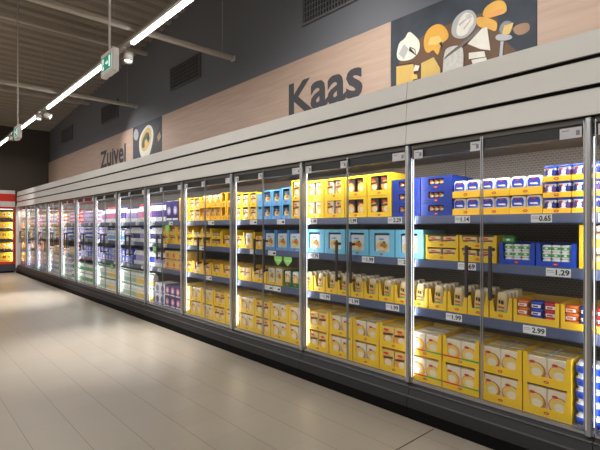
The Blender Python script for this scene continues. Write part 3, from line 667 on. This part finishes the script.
run(1, 12.22, 17.08, .12, 'dairy_tub', 'tub', [(Cu['bigw'], 'large white and lilac tub'), (Cu['bigy'], 'large white and yellow tub'), (Cu['greenc'], 'large white and green tub')], nl=2, lh=.126, blk=3)
run(2, 6.03, 6.65, .2, 'multipack', 'multipack', [(Mp['creamt'], 'cream cheese sleeve box')], nl=2, lh=.141, gap=.004)
run(2, 6.66, 7.9, .075, 'milk_bottle', 'bottle', [(Bt['lilac'], 'white bottle with lilac band'), (Bt['blue'], 'white bottle with blue band')], blk=5)
run(2, 7.92, 10.9, .17, 'multipack', 'multipack', [(Mp['sixb'], 'blue dessert multipack'), (Mp['sixl'], 'lilac dessert multipack')], nl=2, lh=.121, gap=.004, blk=3)
run(2, 10.92, 14.2, .09, 'yogurt_cup', 'cup', [(Cu['bluec'], 'white cup with blue band'), (Cu['yellowc'], 'white cup with yellow band'), (Cu['orangec'], 'orange cup with white band')], nl=2, lh=.086, blk=5)
run(2, 14.22, 17.08, .17, 'multipack', 'multipack', [(Mp['orange'], 'orange multipack'), (Mp['sixl'], 'lilac dessert multipack')], nl=2, lh=.121, gap=.004, blk=3)
run(3, 6.04, 6.95, .17, 'multipack', 'multipack', [(Mp['sixp'], 'deep purple multipack'), (Mp['sixw'], 'white and purple multipack')], nl=2, lh=.171, gap=.004, blk=3)
run(3, 6.97, 9.9, .085, 'milk_carton', 'milk carton', [(Gb['yellow'], 'white and yellow milk carton'), (Gb['green'], 'white and green milk carton')], nl=2, lh=.236, blk=8)
run(3, 9.92, 11.5, .08, 'milk_bottle', 'bottle', [(Bt['green'], 'white bottle with green band')], nl=2, lh=.221)
run(3, 11.52, 14.2, .12, 'dairy_tub', 'tub', [(Cu['bigw'], 'large white and lilac tub'), (Cu['greenc'], 'large white and green tub')], nl=4, lh=.126, blk=3)
run(3, 14.22, 17.08, .17, 'multipack', 'multipack', [(Mp['sixw'], 'white and purple multipack'), (Mp['sixb'], 'blue dessert multipack')], nl=3, lh=.171, gap=.004, blk=3)

# descriptions: every product is told by its shelf, bay and place in the row
def lay_word(n): return n
rows = {}
for it in ITEMS:
    o, desc, si, layer, cat = it
    bay = int(math.floor((o.location.y-.81)/P))+2
    rows.setdefault((desc, si, layer, bay), []).append(it)
for (desc, si, layer, bay), its in rows.items():
    its.sort(key=lambda q: q[0].location.y)
    for n_, it in enumerate(its):
        w1 = desc+(', '+layer if layer else '')
        w2 = (ORD[n_+1]+' from right, ') if len(its) > 1 else ''
        lab = '%s, %s%s, %s bay from right' % (w1, w2, SNAME[si], ORD[bay])
        if len(lab.split()) > 16: lab = '%s, %s%s, %s bay from right' % (w1, (ORD[n_+1]+', ') if len(its) > 1 else '', SNAME[si], ORD[bay])
        if len(lab.split()) > 16: lab = '%s, %s%s, %s bay' % (w1, (ORD[n_+1]+', ') if len(its) > 1 else '', SNAME[si], ORD[bay])
        tag(it[0], lab, it[4], '%ss on the %s' % (it[4], SNAME[si]))

# ---------------------------------------------------------------- price tags in the rails
TAGS = [('0.65', 0, 1.162, 1.034), ('1.14', 0, 1.702, 1.584), ('2.29', 0, 2.316, 2.174), ('1.49', 0, 3.308, 3.178), ('1.99', 0, 2.781, 2.66), ('', 0, 3.804, 3.668), ('', 0, 4.305, 4.168), ('', 0, 5.25, 5.10), ('0.79', 0, .78, .66),
        ('1.29', 1, 1.07, .926), ('1.69', 1, 1.678, 1.539), ('1.99', 1, 2.601, 2.464), ('2.29', 1, 2.214, 2.078), ('1.79', 1, 3.293, 3.15), ('', 1, 4.305, 4.187), ('', 1, 3.96, 3.82), ('', 1, 5.5, 5.36),
        ('2.99', 2, 1.212, 1.07), ('1.99', 2, 1.776, 1.646), ('1.99', 2, 3.136, 2.996), ('1.99', 2, 2.768, 2.635), ('1.99', 2, 2.337, 2.204), ('', 2, 4.02, 3.88), ('', 2, 3.87, 3.74), ('', 2, 5.3, 5.16)]
cnt = {}
yy = 6.3
while yy < 16.9:
    for si in range(3): TAGS.append(('', si, yy+.2*si+.1, yy+.2*si-.03))
    yy += .63
cnt = {}
for st, si, ya, yb in sorted(TAGS, key=lambda q: (q[1], q[2])):
    cnt[si] = cnt.get(si, 0)+1; n_ = cnt[si]; z = SH[si]-.055
    L = ya-yb
    b = MB().box(0, .0018, 0, L, 0, .052, CARD).box(-.0006, 0, L-.045, L-.006, .034, .038, INKG).box(-.0006, 0, L-.05, L-.006, .024, .027, INKG)
    if not st: b.box(-.0006, 0, .01, .05, .014, .034, INK)
    o = b.obj('price_tag', None, (XF+.060-.0022, yb, z))
    tag(o, 'white price tag%s, %s from the right on the %s rail' % (' reading '+st if st in ('0.65', '1.14', '1.29', '2.99') else '', ORD[n_] if n_ < 26 else 'number %d' % n_, SNAME[si]), 'price tag', 'price tags on the shelf rails')
    if st: text('price_digits', st, L*.60, .009, L*.55, .036, -.0012, INK, o, .03)
# lime green cards hanging from the second shelf
for j, yc in enumerate((3.78, 3.62)):
    b = MB().prism([(-.065, .025), (.065, .025), (.065, -.02), (0, -.075), (-.065, -.02)], 0, .002, LIME)
    b.box(-.0008, 0, -.045, .045, -.02, -.012, WHT)
    o = b.obj('shelf_card', None, (XF+.055, yc, SH[1]-.085)); tag(o, 'lime green pointed shelf card, %s of the hanging pair' % ('left' if j == 0 else 'right'), 'shelf card')
for j, (si, yc) in enumerate(((0, 6.45), (1, 6.9), (1, 8.5), (2, 8.8))):
    b = MB().prism([(-.06, .03), (.06, .03), (.06, -.04), (0, -.09), (-.06, -.04)], 0, .002, LIME)
    o = b.obj('shelf_card', None, (XF+.055, yc, SH[si]-.085)); tag(o, 'lime green shelf card among the dairy, %s from the right' % ORD[j+1], 'shelf card')

# ---------------------------------------------------------------- red cooler across the end of the aisle
YC = 17.3
t = thing('red_cooler', (0, YC, 0), 'red-framed cooler full of yellow packs across the aisle end', 'fridge')
CX0, CX1 = .55, 3.0
MB().box(CX0, CX1, -.02, .85, .06, .29, mat('cooler_base', s(52, 50, 56), .5)).obj('base', t)
MB().box(CX0+.05, CX1-.05, .05, .8, 0, .06, KICK).obj('kick_plate', t)
MB().box(CX0, CX1, .82, .85, .29, 2.16, GREYM).obj('back_panel', t)
MB().box(CX0, CX1, -.02, .85, 2.16, 2.34, WHITE).obj('top_panel', t)
MB().box(CX0, CX1, -.03, .85, 2.34, 2.585, REDF).obj('red_header', t)
MB().box(CX0, CX1, -.02, .85, 2.585, 2.70, FASC).obj('cornice', t)
f = MB()
for i in range(4):
    xa = CX1-.61*(i+1); xb = xa+.6
    f.box(xa, xa+.05, -.025, .0, .29, 2.16, REDF).box(xb-.05, xb, -.025, .0, .29, 2.16, REDF).box(xa+.05, xb-.05, -.025, 0, 2.09, 2.16, REDF).box(xa+.05, xb-.05, -.025, 0, .29, .35, REDF)
f.obj('door_frame', t)
for i in range(4):
    xa = CX1-.61*(i+1)+.05
    MB().box(xa, xa+.5, -.015, -.01, .35, 2.09, GLASS).obj('door_glass', t)
CZ = [.36, .78, 1.12, 1.46, 1.80]
for z in CZ: MB().box(CX0, CX1, .06, .8, z-.02, z, SHELF).box(CX0, CX1, .05, .06, z-.05, z, DARKP).obj('shelf', t)
lm = MB().box(CX0+.05, CX1-.05, .03, .06, 2.07, 2.09, LEDC).obj('lamp', t)
light('cooler_glow', (1.8, .03, 2.05), (1.8, .25, 1.0), 22, 2.3, .04, (1, .95, .88), lm)
light('cooler_side_glow', (CX1-.03, .03, 1.2), (CX1-.3, .3, 1.2), 8, .04, 1.6, (1, .95, .88), lm)
MK = [multipack(.15, .3, .2, YEL, DARKP, ORAN), multipack(.15, .2, .2, YEL, PALE, REDT), multipack(.15, .24, .2, YELO, DARKP, YEL), multipack(.15, .2, .2, YEL, ORAN, PALE), multipack(.15, .2, .2, YEL, PALE, DARKP)]
for si, z in enumerate(CZ):
    for j in range(9):
        o = bpy.data.objects.new('snack_pack', MK[si]); C.objects.link(o); o.rotation_euler.z = R(90); o.location = (CX1-.13-.155*j, YC+.09, z+.001)
        tag(o, 'yellow pack in the red cooler, %s from right on %s shelf' % (ORD[j+1], ('lowest', 'second lowest', 'middle', 'second highest', 'highest')[si]), 'pack', 'yellow packs in the red cooler')

# ---------------------------------------------------------------- under the roof: beams, light track, spotlights, exit signs
for i, yb in enumerate((-1.8, 2.15, 6.13, 10.05)):
    t = thing('ceiling_beam', (0, yb, 4.24), 'pale cable beam crossing above the light track, %s from camera' % ORD[i+1], 'beam', 'cable beams under the roof')
    MB().cbox(-6.9, 4.1, -.045, .045, -.03, .035, BEAM, .012).obj('beam', t)
    MB().box(4.1, 4.115, -.05, .05, -.035, .04, WHITE).obj('end_cap', t)
    for xw in (-3.5, 0, 2.2, 3.9): MB().tube((xw, 0, .03), (xw, 0, cz(yb)-4.24+.03), .003, BEAM, 6).obj('hanging_wire', t)
for i, yb in enumerate((5.45, 9.56, 13.5)):
    t = thing('roof_purlin', (0, yb, cz(yb)-.32), 'pale roof purlin close under the deck, %s from camera' % ORD[i+1], 'beam', 'roof purlins')
    MB().cbox(-6.9, 4.15 if i else 3.2, -.045, .045, -.04, .04, BEAM, .012).obj('beam', t)
    for xw in (-3.5, 0.5, 3.1): MB().tube((xw, 0, .03), (xw, 0, .36), .006, BEAM, 6).obj('hanger', t)
TX, TZ = 2.5, 4.12
t = thing('light_rail', (TX, 0, TZ), 'long grey light rail running above the aisle', 'light rail')
MB().box(-.035, .035, -3.5, 17.2, 0, .055, TRACKM).box(-.045, -.035, -3.5, 17.2, .0, .02, TRACKM).box(.035, .045, -3.5, 17.2, .0, .02, TRACKM).obj('rail', t)
cl = MB()
for yb in (-1.8, 2.15, 6.13, 10.05): cl.box(-.012, .012, yb-.02, yb+.02, .055, .09, BEAM)
cl.obj('clamp', t)
segs = [(-3.4, -1.0), (-.6, 2.3), (2.9, 6.25), (7.0, 10.9), (11.7, 14.15), (14.9, 17.1)]
for i, (a, b_) in enumerate(segs):
    t = thing('strip_light', (TX, a, TZ), 'lit white strip lamp under the rail, %s from camera' % ORD[i+1], 'lamp', 'strip lamps on the rail')
    MB().box(-.032, .032, 0, b_-a, -.02, -.001, WHITE).obj('housing', t)
    df = MB().prism([(-.03, -.02), (-.03, -.045), (-.02, -.055), (.02, -.055), (.03, -.045), (.03, -.02)], .01, b_-a-.01, LED, 'y').obj('diffuser', t)
    light('strip_lamp_glow', (0, (b_-a)/2, -.06), (0, (b_-a)/2, -2), TRACK_W*(b_-a)/3.4, b_-a, .05, (1, .965, .92), df)
def spot(i, y, dx, dy, dz, power, ang, side, label, blend=1.0):
    t = thing('spotlight', (TX, y, TZ), label, 'spotlight', 'spotlights on the rail')
    MB().box(-.02, .02, -.03, .03, -.03, -.001, WHITE).tube((0, 0, -.02), (side, 0, -.09), .009, WHITE).obj('bracket', t)
    d = Vector((dx, dy, dz)).normalized(); c = Vector((side, 0, -.13)); a = c-d*.07; e = c+d*.075
    u = d.orthogonal().normalized(); v = d.cross(u); b = MB()
    ring = lambda p, r: [tuple(p+r*(math.cos(2*math.pi*k/20)*u+math.sin(2*math.pi*k/20)*v)) for k in range(20)]
    b.rings([ring(a, .05), ring(a+d*.01, .066), ring(e, .066), ring(e, .057), ring(e-d*.03, .052)], [WHITE]*4); bo = b.obj('lamp_body', t)
    MB().rings([ring(e-d*.026, .05), ring(e-d*.024, .05)], [LED]).obj('lens', bo)
    l = bpy.data.lights.new('spot_beam', 'SPOT'); l.energy = power*.4; l.spot_size = R(ang); l.spot_blend = blend; l.shadow_soft_size = .04; l.color = (1, .965, .92)
    o = bpy.data.objects.new('spot_beam', l); C.objects.link(o); o.location = e+d*.02; o.rotation_euler = d.to_track_quat('-Z', 'Y').to_euler(); o.parent = bo
SPOTS = [(-.8, 1.7, 1.2, -.6, 200, 80, .05, 'white spotlight behind the camera, turned to the wall'),
 (2.78, 1.7, .85, -.6, 260, 95, .06, 'white spotlight turned to the word Kaas'),
 (2.42, 1.7, -.9, -.55, 170, 90, -.06, 'white spotlight turned to the cheese picture'),
 (6.55, -.5, -.7, -4.0, 2600, 48, .06, 'large white spotlight behind the exit sign, pointing down'),
 (11.2, 1.7, -1.0, -.85, 260, 75, .07, 'right white spotlight of the middle pair'),
 (11.4, -.6, -.6, -4.0, 3200, 48, -.06, 'left white spotlight of the middle pair'),
 (14.5, .55, .7, -1.2, 240, 60, .06, 'far white spotlight near the corner'),
 (14.65, -.2, .6, -2.6, 900, 60, -.06, 'farthest white spotlight, beside its twin near the corner')]
for i, a in enumerate(SPOTS): spot(i, *a[:5], a[5], a[6], a[7])
def exit_sign(y, label):
    t = thing('exit_sign', (1.62, y, 3.03), label, 'exit sign', 'hanging exit signs')
    MB().cbox(-.03, .03, -.175, .175, 0, .235, WHITE, .008).obj('sign_box', t)
    MB().box(-.033, -.031, -.135, .135, .045, .185, SIGN_W).box(-.0345, -.033, -.135, .135, .045, .185, SIGN_G).obj('sign_face', t)
    g = MB(); x = -.0352
    g.decal([(.12, .06), (.065, .06), (.065, .17), (.12, .17)], x, SIGN_W)             # doorway
    g.decal([(.02, .125), (.02, .105), (-.02, .105), (-.02, .085), (-.05, .115), (-.02, .145), (-.02, .125)], x, SIGN_W)   # arrow
    g.disc(.086, .155, .010, .010, x-.0005, SIGN_G, 10)
    g.decal([(.10, .145), (.08, .143), (.076, .115), (.06, .10), (.067, .09), (.085, .10), (.095, .07), (.107, .075), (.10, .11)], x-.0005, SIGN_G)
    g.decal([(-.07, .06), (-.11, .06), (-.11, .17), (-.07, .17)], x, SIGN_W)
    g.obj('pictogram', t)
    MB().tube((0, 0, .23), (0, 0, cz(y)-3.03+.02), .011, WHITE).obj('hanging_rod', t)
exit_sign(4.63, 'nearer green and white exit sign hanging on a rod')
exit_sign(9.1, 'farther green and white exit sign hanging on a rod')
